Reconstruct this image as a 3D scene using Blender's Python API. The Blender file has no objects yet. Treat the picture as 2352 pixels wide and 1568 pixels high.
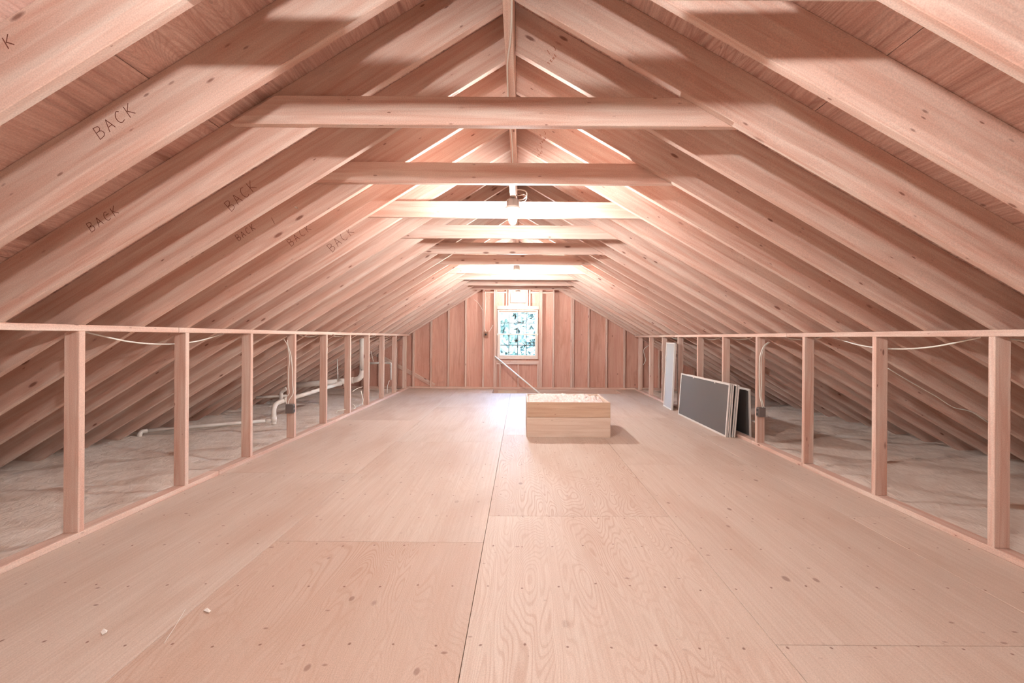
import bpy, bmesh, math, random
from mathutils import Vector, Matrix, noise

random.seed(7)
C = bpy.context.scene
COL = C.collection
R = math.radians

# ---------------------------------------------------------------- camera
HCAM = 1.2
FPX = 1000.0
VPX, VPY = 1196.0, 775.0
ROLL = R(0.35)
cd = bpy.data.cameras.new('camera')
cam = bpy.data.objects.new('camera', cd)
COL.objects.link(cam)
cd.sensor_fit = 'HORIZONTAL'
cd.sensor_width = 36.0
cd.lens = 36.0 * FPX / 2352.0
cd.shift_x = -(VPX - 1176.0) / 2352.0
cd.shift_y = -(784.0 - VPY) / 2352.0
cd.clip_start = 0.03
cam.matrix_world = Matrix.Translation((0, 0, HCAM)) @ Matrix.Rotation(R(90), 4, 'X') @ Matrix.Rotation(ROLL, 4, 'Z')
C.camera = cam

# ---------------------------------------------------------------- world, exposure
w = bpy.data.worlds.new('world'); C.world = w
w.use_nodes = True
nt = w.node_tree
bg = nt.nodes['Background']
sky = nt.nodes.new('ShaderNodeTexSky')
sky.sky_type = 'NISHITA'
sky.sun_disc = False
sky.sun_elevation = R(48)
sky.sun_rotation = R(200)
sky.air_density = 1.0
sky.dust_density = 2.5
nt.links.new(sky.outputs[0], bg.inputs[0])
bg.inputs[1].default_value = 12.0
sund = bpy.data.lights.new('sun', 'SUN'); sund.energy = 2.0; sund.angle = R(2)
sun = bpy.data.objects.new('sun', sund); COL.objects.link(sun)
sun.rotation_euler = (R(42), 0, R(-20))          # from behind the house, onto the trees
BULB = 2150.0                                     # surface brightness of every bulb
C.view_settings.view_transform = 'Standard'
C.view_settings.look = 'None'
C.view_settings.gamma = 1.0
C.view_settings.use_curve_mapping = False
C.view_settings.exposure = 0.58
C.cycles.use_denoising = True
C.cycles.max_bounces = 6
C.cycles.diffuse_bounces = 4
C.cycles.glossy_bounces = 2
C.cycles.transmission_bounces = 4
C.cycles.use_adaptive_sampling = True
C.cycles.adaptive_threshold = 0.10
C.cycles.adaptive_min_samples = 16
C.cycles.sample_clamp_indirect = 8.0

# ---------------------------------------------------------------- helpers
def P(px, py, d):
    """a pixel of the photograph at distance d becomes a point of the attic"""
    u, v = px - VPX, VPY - py
    X = (u * math.cos(ROLL) - v * math.sin(ROLL)) * d / FPX
    Z = (u * math.sin(ROLL) + v * math.cos(ROLL)) * d / FPX
    return Vector((X, d, HCAM + Z))

def link(o, parent=None):
    COL.objects.link(o)
    if parent is not None:
        o.parent = parent
        o.matrix_parent_inverse = parent_world(parent).inverted()
    return o

def parent_world(o):
    m = o.matrix_basis.copy()
    p = o
    while p.parent is not None:
        m = p.parent.matrix_basis @ p.matrix_parent_inverse @ m if False else (p.matrix_parent_inverse @ m)
        p = p.parent
        m = p.matrix_basis @ m
    return m

def tag(o, label=None, cat=None, group=None, kind=None):
    if label: o['label'] = label
    if cat: o['category'] = cat
    if group: o['group'] = group
    if kind: o['kind'] = kind
    return o

def empty(name, loc=(0, 0, 0), kind=None, label=None, cat=None, group=None):
    o = bpy.data.objects.new(name, None)
    o.location = loc
    o.empty_display_size = 0.1
    COL.objects.link(o)
    return tag(o, label, cat, group, kind)

def make(name, verts, faces, mat, parent=None, frame=None, bevel=0.0, smooth=False, seg=1):
    frame = frame or Matrix.Identity(4)
    inv = frame.inverted()
    bm = bmesh.new()
    vs = [bm.verts.new(inv @ Vector(v)) for v in verts]
    for f in faces:
        bm.faces.new([vs[i] for i in f])
    bmesh.ops.recalc_face_normals(bm, faces=bm.faces)
    if bevel > 0:
        bmesh.ops.bevel(bm, geom=list(bm.edges), offset=bevel, segments=seg, affect='EDGES', profile=0.5)
    me = bpy.data.meshes.new(name)
    bm.to_mesh(me); bm.free()
    if mat: me.materials.append(mat)
    if smooth:
        for p in me.polygons: p.use_smooth = True
    o = bpy.data.objects.new(name, me)
    o.matrix_basis = frame
    link(o, parent)
    return o

BOXF = [(0, 1, 3, 2), (4, 6, 7, 5), (0, 4, 5, 1), (2, 3, 7, 6), (0, 2, 6, 4), (1, 5, 7, 3)]

def frame_along(p0, p1, up=(0, 0, 1)):
    x = (Vector(p1) - Vector(p0)).normalized()
    u = Vector(up)
    if abs(x.dot(u)) > 0.99: u = Vector((0, 1, 0))
    y = u.cross(x).normalized(); z = x.cross(y).normalized()
    m = Matrix.Identity(4)
    for i in range(3):
        m[i][0] = x[i]; m[i][1] = y[i]; m[i][2] = z[i]; m[i][3] = p0[i]
    return m

def box(name, lo, hi, mat, parent=None, axis='X', bevel=0.0025):
    """axis aligned box; the grain (local X) runs along `axis`"""
    x0, y0, z0 = lo; x1, y1, z1 = hi
    v = [(x, y, z) for x in (x0, x1) for y in (y0, y1) for z in (z0, z1)]
    c = Vector(((x0 + x1) / 2, (y0 + y1) / 2, (z0 + z1) / 2))
    d = {'X': Vector((1, 0, 0)), 'Y': Vector((0, 1, 0)), 'Z': Vector((0, 0, 1))}[axis]
    return make(name, v, BOXF, mat, parent, frame_along(c, c + d), bevel)

def prism(name, pts, ext, mat, parent=None, frame=None, bevel=0.0025, shear=0.0):
    """polygon pts (x,y,z) extruded by vector ext"""
    n = len(pts)
    e = Vector(ext)
    v = [Vector(p) for p in pts] + [Vector(p) + e for p in pts]
    if shear:
        v = [Vector((p.x, p.y + shear * p.x, p.z)) for p in v]
    f = [tuple(range(n)), tuple(range(2 * n - 1, n - 1, -1))]
    for i in range(n):
        j = (i + 1) % n
        f.append((i, i + n, j + n, j))
    return make(name, v, f, mat, parent, frame, bevel)

def beam(name, p0, p1, w, h, mat, parent=None, up=(0, 0, 1), bevel=0.0025):
    """bar from p0 to p1, w across, h along `up`"""
    m = frame_along(p0, p1, up)
    L = (Vector(p1) - Vector(p0)).length
    v = [m @ Vector((x, y, z)) for x in (0, L) for y in (-w / 2, w / 2) for z in (-h / 2, h / 2)]
    return make(name, v, BOXF, mat, parent, m, bevel)

def catmull(pts, n=6):
    pts = [Vector(p) for p in pts]
    if len(pts) < 3: return pts
    out = []
    q = [2 * pts[0] - pts[1]] + pts + [2 * pts[-1] - pts[-2]]
    for i in range(1, len(q) - 2):
        a, b, c, d = q[i - 1], q[i], q[i + 1], q[i + 2]
        for k in range(n):
            t = k / n
            out.append(0.5 * ((2 * b) + (c - a) * t + (2 * a - 5 * b + 4 * c - d) * t * t + (3 * b - a - 3 * c + d) * t ** 3))
    out.append(pts[-1])
    return out

def tube(name, pts, r, mat, parent=None, seg=8, curve=True, n=6, flat=1.0):
    pts = catmull(pts, n) if curve else [Vector(p) for p in pts]
    verts, faces = [], []
    prev = None
    for i, p in enumerate(pts):
        t = (pts[min(i + 1, len(pts) - 1)] - pts[max(i - 1, 0)]).normalized()
        if prev is None:
            a = Vector((0, 0, 1)) if abs(t.z) < 0.9 else Vector((1, 0, 0))
            nrm = (a - t * a.dot(t)).normalized()
        else:
            nrm = (prev - t * prev.dot(t)).normalized()
        prev = nrm
        b = t.cross(nrm)
        rr = r[i] if isinstance(r, (list, tuple)) else r
        for k in range(seg):
            an = 2 * math.pi * k / seg
            verts.append(p + nrm * (math.cos(an) * rr) + b * (math.sin(an) * rr * flat))
    for i in range(len(pts) - 1):
        for k in range(seg):
            k2 = (k + 1) % seg
            faces.append((i * seg + k, i * seg + k2, (i + 1) * seg + k2, (i + 1) * seg + k))
    faces.append(tuple(range(seg - 1, -1, -1)))
    faces.append(tuple(range((len(pts) - 1) * seg, len(pts) * seg)))
    o = make(name, verts, faces, mat, parent, Matrix.Translation(pts[0]))
    for pl in o.data.polygons:
        if len(pl.vertices) == 4: pl.use_smooth = True
    return o

def lathe(name, prof, center, mat, parent=None, seg=20, smooth=True):
    """profile (r, z) round a vertical axis"""
    c = Vector(center)
    verts, faces = [], []
    for r, z in prof:
        for k in range(seg):
            a = 2 * math.pi * k / seg
            verts.append(c + Vector((r * math.cos(a), r * math.sin(a), z)))
    for i in range(len(prof) - 1):
        for k in range(seg):
            k2 = (k + 1) % seg
            faces.append((i * seg + k, i * seg + k2, (i + 1) * seg + k2, (i + 1) * seg + k))
    faces.append(tuple(range(seg))); faces.append(tuple(range(len(prof) * seg - 1, (len(prof) - 1) * seg - 1, -1)))
    return make(name, verts, faces, mat, parent, Matrix.Translation(c), 0, smooth)

# ---------------------------------------------------------------- materials
class N:
    def __init__(self, name):
        self.m = bpy.data.materials.new(name); self.m.use_nodes = True
        self.t = self.m.node_tree; self.b = self.t.nodes['Principled BSDF']
    def new(self, typ, **kw):
        n = self.t.nodes.new(typ)
        for k, v in kw.items(): setattr(n, k, v)
        return n
    def l(self, a, b): self.t.links.new(a, b)
    def math(self, op, a, b=None, c=None, clamp=False):
        n = self.new('ShaderNodeMath', operation=op); n.use_clamp = clamp
        for i, x in enumerate((a, b, c)):
            if x is None: continue
            if isinstance(x, (int, float)): n.inputs[i].default_value = x
            else: self.l(x, n.inputs[i])
        return n.outputs[0]
    def mix(self, fac, a, b, blend='MIX'):
        n = self.new('ShaderNodeMix', data_type='RGBA', blend_type=blend)
        for s, x in ((n.inputs[0], fac), (n.inputs[6], a), (n.inputs[7], b)):
            if isinstance(x, (int, float)): s.default_value = x
            elif isinstance(x, tuple): s.default_value = (*x, 1) if len(x) == 3 else x
            else: self.l(x, s)
        return n.outputs[2]
    def noise(self, vec, scale=1.0, detail=3.0, rough=0.55, dist=0.0):
        n = self.new('ShaderNodeTexNoise'); n.inputs['Scale'].default_value = scale
        n.inputs['Detail'].default_value = detail; n.inputs['Roughness'].default_value = rough
        n.inputs['Distortion'].default_value = dist
        self.l(vec, n.inputs['Vector']); return n.outputs['Fac']
    def scale(self, vec, s):
        n = self.new('ShaderNodeVectorMath', operation='MULTIPLY'); self.l(vec, n.inputs[0])
        n.inputs[1].default_value = s; return n.outputs[0]
    def ramp(self, fac, a, b, lo, hi):
        n = self.new('ShaderNodeMapRange'); n.clamp = True
        self.l(fac, n.inputs[0])
        for i, x in enumerate((lo, hi, a, b)): n.inputs[i + 1].default_value = x
        return n.outputs[0]

def srgb(r, g, b):
    f = lambda c: ((c / 255 + 0.055) / 1.055) ** 2.4 if c > 10 else c / 255 / 12.92
    return (f(r), f(g), f(b))

def objvec(n):
    tc = n.new('ShaderNodeTexCoord'); oi = n.new('ShaderNodeObjectInfo')
    cx = n.new('ShaderNodeCombineXYZ')
    a = n.math('MULTIPLY', oi.outputs['Random'], 37.0)
    b = n.math('MULTIPLY', oi.outputs['Random'], 91.0)
    n.l(a, cx.inputs[0]); n.l(b, cx.inputs[1]); n.l(a, cx.inputs[2])
    add = n.new('ShaderNodeVectorMath', operation='ADD')
    n.l(tc.outputs['Object'], add.inputs[0]); n.l(cx.outputs[0], add.inputs[1])
    return add.outputs[0], oi.outputs['Random'], tc

def lumber(name, light, dark, knot, tint=0.10, knots=0.55, speck=0.10):
    """sawn softwood, grain along local X, knots, slight tint from board to board"""
    n = N(name); vec, rnd, tc = objvec(n)
    g = n.noise(n.scale(vec, (1.2, 26, 26)), 1.0, 4, 0.6, 0.6)
    g2 = n.noise(n.scale(vec, (0.9, 5, 5)), 1.0, 3, 0.5, 1.0)
    c = n.mix(n.ramp(g, 0, 1, 0.36, 0.66), light, dark)
    c = n.mix(n.ramp(g2, 0, 0.45, 0.42, 0.75), c, dark)
    vo = n.new('ShaderNodeTexVoronoi'); vo.inputs['Scale'].default_value = 1.0
    n.l(n.scale(vec, (4.2, 13.0, 13.0)), vo.inputs['Vector'])
    sep = n.new('ShaderNodeSeparateColor'); n.l(vo.outputs['Color'], sep.inputs[0])
    on = n.math('GREATER_THAN', sep.outputs[0], 1.0 - knots)
    size = n.math('MULTIPLY_ADD', n.math('POWER', sep.outputs[1], 2.0), 0.16, 0.05)
    k = n.math('SUBTRACT', 1.0, n.math('DIVIDE', vo.outputs['Distance'], size), clamp=True)
    k = n.math('MULTIPLY', n.ramp(k, 0, 1, 0.0, 0.45), on)
    halo = n.math('SUBTRACT', 1.0, n.math('DIVIDE', vo.outputs['Distance'], 0.34), clamp=True)
    halo = n.math('MULTIPLY', n.math('MULTIPLY', halo, on), 0.45)
    c = n.mix(halo, c, dark)
    c = n.mix(n.math('MULTIPLY', k, 0.75), c, knot)
    v2 = n.new('ShaderNodeTexVoronoi'); v2.inputs['Scale'].default_value = 1.0
    n.l(n.scale(vec, (9.0, 24.0, 24.0)), v2.inputs['Vector'])
    s2 = n.new('ShaderNodeSeparateColor'); n.l(v2.outputs['Color'], s2.inputs[0])
    k2 = n.math('SUBTRACT', 1.0, n.math('DIVIDE', v2.outputs['Distance'], n.math('MULTIPLY_ADD', s2.outputs[1], 0.12, 0.05)), clamp=True)
    k2 = n.math('MULTIPLY', n.ramp(k2, 0, 1, 0.0, 0.5), n.math('GREATER_THAN', s2.outputs[0], 0.72))
    c = n.mix(n.math('MULTIPLY', k2, n.math('MULTIPLY_ADD', s2.outputs[2], 0.6, 0.1)), c, knot)
    t = n.math('MULTIPLY_ADD', rnd, tint * 2, 1 - tint)
    sp = n.noise(n.scale(tc.outputs['Object'], (210, 210, 210)), 1.0, 1)
    t = n.math('MULTIPLY', t, n.ramp(sp, 1 - speck, 1 + speck, 0.3, 0.7))
    cc = n.new('ShaderNodeCombineColor')
    for i in range(3): n.l(t, cc.inputs[i])
    c = n.mix(1.0, c, cc.outputs[0], 'MULTIPLY')
    n.l(c, n.b.inputs['Base Color'])
    n.b.inputs['Roughness'].default_value = 0.62
    n.b.inputs['Specular IOR Level'].default_value = 0.3
    return n.m

def plywood(name, light, dark, knot, nails=False, rough=0.5, streak=0.5, spec=0.3, stain=None):
    n = N(name); vec, rnd, tc = objvec(n)
    at = n.new('ShaderNodeAttribute', attribute_type='OBJECT', attribute_name='grain')
    gr = at.outputs['Fac']
    at2 = n.new('ShaderNodeAttribute', attribute_type='OBJECT', attribute_name='tone')
    low = n.noise(n.scale(vec, (0.75, 3.6, 3.6)), 1.0, 2.0, 0.45, 0.3)
    lines = n.math('SINE', n.math('MULTIPLY', low, 330.0))
    lines = n.ramp(lines, 0, 1, 0.1, 1.0)
    amp = n.ramp(n.noise(n.scale(vec, (0.8, 1.6, 1.6)), 1.0, 2), 0.15, 1.0, 0.35, 0.6)
    fine = n.noise(n.scale(vec, (1.6, 70, 70)), 1.0, 3, 0.6)
    pat = n.noise(n.scale(vec, (0.8, 2.4, 2.4)), 1.0, 4, 0.55, 0.4)
    c = n.mix(n.ramp(fine, 0, streak, 0.35, 0.75), light, dark)
    c = n.mix(n.math('MULTIPLY', n.math('MULTIPLY', lines, gr), n.math('MULTIPLY', amp, 0.8)), c, dark)
    c = n.mix(n.ramp(pat, 0, 0.55, 0.45, 0.75), c, dark)
    c = n.mix(n.math('MULTIPLY', at2.outputs['Fac'], 0.5), c, dark)
    if stain:
        st = n.noise(n.scale(vec, (0.9, 7, 7)), 1.0, 4, 0.6, 1.2)
        c = n.mix(n.ramp(st, 0, 0.6, 0.53, 0.72), c, stain)
    vo = n.new('ShaderNodeTexVoronoi'); vo.inputs['Scale'].default_value = 1.0
    n.l(n.scale(vec, (4.6, 7.5, 5.5)), vo.inputs['Vector'])
    sep = n.new('ShaderNodeSeparateColor'); n.l(vo.outputs['Color'], sep.inputs[0])
    on = n.math('GREATER_THAN', sep.outputs[0], 0.45)
    size = n.math('MULTIPLY_ADD', n.math('POWER', sep.outputs[1], 3.0), 0.12, 0.04)
    k = n.math('SUBTRACT', 1.0, n.math('DIVIDE', vo.outputs['Distance'], size), clamp=True)
    k = n.math('MULTIPLY', n.ramp(k, 0, 1, 0.0, 0.4), on)
    c = n.mix(n.math('MULTIPLY', k, n.math('MULTIPLY_ADD', sep.outputs[2], 0.5, 0.12)), c, knot)
    v2 = n.new('ShaderNodeTexVoronoi'); v2.inputs['Scale'].default_value = 1.0
    n.l(n.scale(vec, (16.0, 9.0, 9.0)), v2.inputs['Vector'])
    s2 = n.new('ShaderNodeSeparateColor'); n.l(v2.outputs['Color'], s2.inputs[0])
    k2 = n.math('SUBTRACT', 1.0, n.math('DIVIDE', v2.outputs['Distance'], n.math('MULTIPLY_ADD', s2.outputs[1], 0.12, 0.05)), clamp=True)
    k2 = n.math('MULTIPLY', n.ramp(k2, 0, 1, 0.0, 0.5), n.math('GREATER_THAN', s2.outputs[0], 0.80))
    c = n.mix(n.math('MULTIPLY', k2, n.math('MULTIPLY_ADD', s2.outputs[2], 0.6, 0.1)), c, knot)
    if nails:
        geo = n.new('ShaderNodeNewGeometry'); sx = n.new('ShaderNodeSeparateXYZ'); n.l(geo.outputs['Position'], sx.inputs[0])
        jit = n.noise(n.scale(geo.outputs['Position'], (3, 3, 3)), 1.0, 1)
        def cell(v, per, off):
            q = n.math('DIVIDE', n.math('SUBTRACT', v, off), per)
            q = n.math('ADD', q, n.math('MULTIPLY', n.math('SUBTRACT', jit, 0.5), 0.35))
            q = n.math('SUBTRACT', q, n.math('ROUND', q))
            return n.math('MULTIPLY', q, per)
        a = cell(sx.outputs[0], 0.171, 0.02); b = cell(sx.outputs[1], 0.4064, 1.695)
        dd = n.math('SQRT', n.math('ADD', n.math('POWER', a, 2.0), n.math('POWER', b, 2.0)))
        c = n.mix(n.ramp(dd, 0.75, 0, 0.0035, 0.0075), c, knot)
    t = n.math('MULTIPLY_ADD', rnd, 0.10, 0.95)
    sp = n.noise(n.scale(tc.outputs['Object'], (210, 210, 210)), 1.0, 1)
    t = n.math('MULTIPLY', t, n.ramp(sp, 0.91, 1.09, 0.3, 0.7))
    cc = n.new('ShaderNodeCombineColor')
    for i in range(3): n.l(t, cc.inputs[i])
    c = n.mix(1.0, c, cc.outputs[0], 'MULTIPLY')
    n.l(c, n.b.inputs['Base Color'])
    n.b.inputs['Roughness'].default_value = rough
    n.b.inputs['Specular IOR Level'].default_value = spec
    return n.m

def plain(name, col, rough=0.5, metal=0.0, spec=0.5, var=0.06, sc=30.0):
    n = N(name); tc = n.new('ShaderNodeTexCoord')
    f = n.noise(n.scale(tc.outputs['Object'], (sc, sc, sc)), 1.0, 3)
    c = n.mix(n.ramp(f, 0, 1, 0.3, 0.7), tuple(x * (1 - var) for x in col), tuple(min(1, x * (1 + var)) for x in col))
    n.l(c, n.b.inputs['Base Color'])
    n.b.inputs['Roughness'].default_value = rough; n.b.inputs['Metallic'].default_value = metal
    n.b.inputs['Specular IOR Level'].default_value = spec
    return n.m

def wool(name, a, b, sc=22):
    n = N(name); tc = n.new('ShaderNodeTexCoord')
    f = n.noise(n.scale(tc.outputs['Object'], (sc, sc * 0.35, sc)), 1.0, 6, 0.7, 1.0)
    f2 = n.noise(n.scale(tc.outputs['Object'], (2.2, 1.2, 2.2)), 1.0, 3)
    c = n.mix(n.ramp(f, 0, 1, 0.35, 0.68), a, b)
    c = n.mix(n.ramp(f2, 0, 0.5, 0.4, 0.7), c, b)
    n.l(c, n.b.inputs['Base Color']); n.b.inputs['Roughness'].default_value = 0.95
    n.b.inputs['Specular IOR Level'].default_value = 0.05
    bp = n.new('ShaderNodeBump'); bp.inputs['Strength'].default_value = 0.8; bp.inputs['Distance'].default_value = 0.012
    n.l(f, bp.inputs['Height']); n.l(bp.outputs[0], n.b.inputs['Normal'])
    return n.m

def emit(name, col, s):
    n = N(name); n.b.inputs['Base Color'].default_value = (*col, 1)
    n.b.inputs['Emission Color'].default_value = (*col, 1); n.b.inputs['Emission Strength'].default_value = s
    return n.m

WL, WD, WK = srgb(222, 202, 189), srgb(205, 165, 148), srgb(112, 60, 44)
M_rafter = lumber('softwood_rafter', WL, WD, WK, 0.10, 0.7)
M_stud = lumber('softwood_stud', WL, WD, WK, 0.08, 0.45)
M_tie = lumber('softwood_tie', WL, WD, WK, 0.08, 0.8)
M_gable = plywood('gable_plywood', srgb(220, 177, 160), srgb(198, 140, 121), WK, rough=0.7, streak=0.7, stain=srgb(184, 134, 112))
M_floor = plywood('floor_plywood', srgb(214, 199, 186), srgb(182, 150, 130), srgb(112, 66, 48), nails=True, rough=0.60, streak=0.4, spec=0.45)
M_deck = plywood('roof_plywood', srgb(235, 209, 198), srgb(202, 156, 142), srgb(84, 46, 38), rough=0.7, streak=0.9, stain=srgb(136, 92, 78))
M_roof_block = plain('roof_light_block', srgb(60, 56, 54), 0.9)
M_drywall = plain('gypsum_board', srgb(170, 150, 135), 0.9)
M_wool = wool('insulation_beige', srgb(240, 231, 221), srgb(220, 205, 192))
M_wool2 = wool('insulation_pale', srgb(244, 236, 232), srgb(226, 206, 198), 30)
M_pvc = plain('white_pvc', srgb(236, 232, 226), 0.35, var=0.03)
M_cable = plain('white_cable', srgb(238, 236, 228), 0.4, var=0.02)
M_pencil = plain('pencil', srgb(118, 70, 54), 0.9)
M_stamp = plain('ink_stamp', srgb(160, 96, 66), 0.9)
M_steel = plain('galvanised_steel', srgb(150, 146, 142), 0.45, 0.6)
M_boxgrey = plain('grey_plastic_box', srgb(110, 100, 96), 0.55)
M_dark = plain('dark_slot', srgb(52, 44, 42), 0.7)
M_alu = plain('white_aluminium', srgb(226, 222, 216), 0.35, 0.1, var=0.03)
M_porc = plain('white_porcelain', srgb(240, 238, 232), 0.25, var=0.02)
M_winwood = plain('window_pine', srgb(228, 210, 196), 0.5, var=0.05, sc=12)
M_vinyl = plain('muntin_dark', srgb(62, 72, 76), 0.5)
M_vinyl_light = plain('muntin_grey', srgb(120, 124, 124), 0.5)
M_white = plain('white_paint', srgb(240, 238, 232), 0.5, var=0.02)
M_paper = plain('white_paper', srgb(242, 240, 234), 0.8, var=0.02)
M_bulb = emit('bulb_glow', (1.0, 0.98, 0.955), BULB)
M_bulb_dim = emit('bulb_glow_lower_wattage', (1.0, 0.98, 0.955), BULB * 0.68)
M_bulb_low = emit('bulb_glow_lowest_wattage', (1.0, 0.98, 0.955), BULB * 0.24)
M_bulb_mid = emit('bulb_glow_medium_wattage', (1.0, 0.98, 0.955), BULB * 0.74)
M_bulb_hi = emit('bulb_glow_higher_wattage', (1.0, 0.98, 0.955), BULB * 1.1)
M_louvre = plain('vent_louvre', srgb(176, 168, 158), 0.5)
M_bark = plain('bark', srgb(110, 96, 84), 0.9)
M_lawn = plain('lawn', srgb(52, 62, 50), 0.95, sc=2)
M_siding = plain('siding', srgb(214, 214, 208), 0.7)

def mesh_mat():
    """insect mesh: woven fine grey screening, partly see-through"""
    n = N('insect_mesh'); tc = n.new('ShaderNodeTexCoord')
    f = n.noise(n.scale(tc.outputs['Object'], (170, 170, 170)), 1.0, 1)
    c = n.mix(n.ramp(f, 0, 1, 0.35, 0.65), srgb(72, 69, 68), srgb(126, 121, 118))
    n.l(c, n.b.inputs['Base Color']); n.b.inputs['Roughness'].default_value = 0.6
    n.b.inputs['Alpha'].default_value = 0.93
    return n.m
M_mesh = mesh_mat()

def glass_mat():
    n = N('window_glass')
    t = n.new('ShaderNodeBsdfTransparent'); t.inputs[0].default_value = (0.93, 0.99, 0.97, 1)
    g = n.new('ShaderNodeBsdfGlossy'); g.inputs['Roughness'].default_value = 0.02
    mx = n.new('ShaderNodeMixShader'); mx.inputs[0].default_value = 0.03
    n.l(t.outputs[0], mx.inputs[1]); n.l(g.outputs[0], mx.inputs[2])
    n.l(mx.outputs[0], n.t.nodes['Material Output'].inputs[0])
    return n.m
M_glass = glass_mat()

def leaf_mat(name, col):
    n = N(name); oi = n.new('ShaderNodeNewGeometry')
    c = n.mix(n.ramp(oi.outputs['Random Per Island'], 0, 1, 0, 1), tuple(x * 0.7 for x in col), tuple(min(1, x * 1.25) for x in col))
    n.l(c, n.b.inputs['Base Color']); n.b.inputs['Roughness'].default_value = 0.6
    tr = n.new('ShaderNodeBsdfTranslucent'); n.l(c, tr.inputs[0])
    mx = n.new('ShaderNodeMixShader'); mx.inputs[0].default_value = 0.4
    n.l(n.b.outputs[0], mx.inputs[1]); n.l(tr.outputs[0], mx.inputs[2])
    n.l(mx.outputs[0], n.t.nodes['Material Output'].inputs[0])
    return n.m
M_leaf = leaf_mat('leaves', srgb(70, 88, 80))
M_leaf2 = leaf_mat('leaves_cool', srgb(66, 85, 86))

# ---------------------------------------------------------------- main measures
XL, XR = -2.59, 2.655            # room faces of the knee walls
KTOP = 1.26                      # top of the knee wall plates
RX = -0.066                      # ridge
RH = 0.0225
APX, APZ = -0.054, 2.853         # where the two rafter undersides would meet
SL, SR = 0.628, 0.584            # roof slopes
YB, YE = -3.6, 10.25             # attic from behind the camera to the far gable
SP = 0.4064
T = 0.038
D0 = 2.554                       # near face of a left rafter over a stud
VL = 0.235 * math.sqrt(1 + SL * SL)
VR = 0.235 * math.sqrt(1 + SR * SR)

def under(X):                    # underside of the rafters
    return APZ - SL * (APX - X) if X < APX else APZ - SR * (X - APX)
def deck(X):                     # underside of the roof boards
    return under(X) + (VL if X < APX else VR)

# ================================================================ ROOF
ceiling = empty('ceiling', (0, 0, 0), 'structure', 'open gable roof of bare softwood rafters, ties and plywood boards')
SHR = -0.022

def rafter(side, d):
    if side < 0:
        x0, x1 = RX - RH, -5.25
        fr = frame_along((x0, d, under(x0)), (x1, d, under(x1)))
        pts = [(x0, d, under(x0)), (x1, d, under(x1)), (x1, d, deck(x1)), (x0, d, deck(x0))]
        return prism('rafter', pts, (0, T, 0), M_rafter, ceiling, fr)
    x0, x1 = RX + RH, 5.45
    fr = frame_along((x0, d, under(x0)), (x1, d, under(x1)))
    pts = [(x0, d, under(x0)), (x1, d, under(x1)), (x1, d, deck(x1)), (x0, d, deck(x0))]
    return prism('rafter', pts, (0, T, 0), M_rafter, ceiling, fr, shear=SHR)

raf = {}
for k in range(-15, 19):
    raf[(-1, k)] = rafter(-1, D0 + SP * k)
    raf[(1, k)] = rafter(1, D0 - 0.054 + SP * k)
# gable rafters in front of the gable boards
for s in (-1, 1):
    x0, x1 = (RX - RH, -5.25) if s < 0 else (RX + RH, 5.45)
    fr = frame_along((x0, 10.16, under(x0)), (x1, 10.16, under(x1)))
    prism('rafter', [(x0, 10.14, under(x0)), (x1, 10.14, under(x1)), (x1, 10.14, deck(x1)), (x0, 10.14, deck(x0))], (0, T, 0), M_rafter, ceiling, fr)

ridge = prism('ridge_board', [(RX - RH, YB, 2.65), (RX + RH, YB, 2.65), (RX + RH, YB, 3.10), (RX - RH, YB, 3.10)],
              (0, YE - YB - 0.02, 0), M_rafter, ceiling, frame_along((RX, YB, 2.8), (RX, YE, 2.8)))

TIEZ = HCAM + 1.03
ties = []
for n_ in range(-6, 10):
    d = 2.110 + 2 * SP * n_
    z0 = TIEZ + (0.004 if n_ % 2 else -0.002)
    z1 = z0 + 0.139
    top = 0.07
    xl0 = max(-1.42, APX - (APZ + VL - z0) / SL + top)
    xl1 = APX - (APZ + VL - z1) / SL + top
    xr0 = APX + (APZ + VR - z0) / SR - top
    xr1 = APX + (APZ + VR - z1) / SR - top
    pts = [(xl0, d, z0), (xr0, d, z0), (xr1, d, z1), (xl1, d, z1)]
    ties.append(prism('collar_tie', pts, (0, T - 0.0008, 0), M_tie, ceiling, frame_along((xl0, d, z0 + .07), (xr0, d, z0 + .07))))

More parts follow.
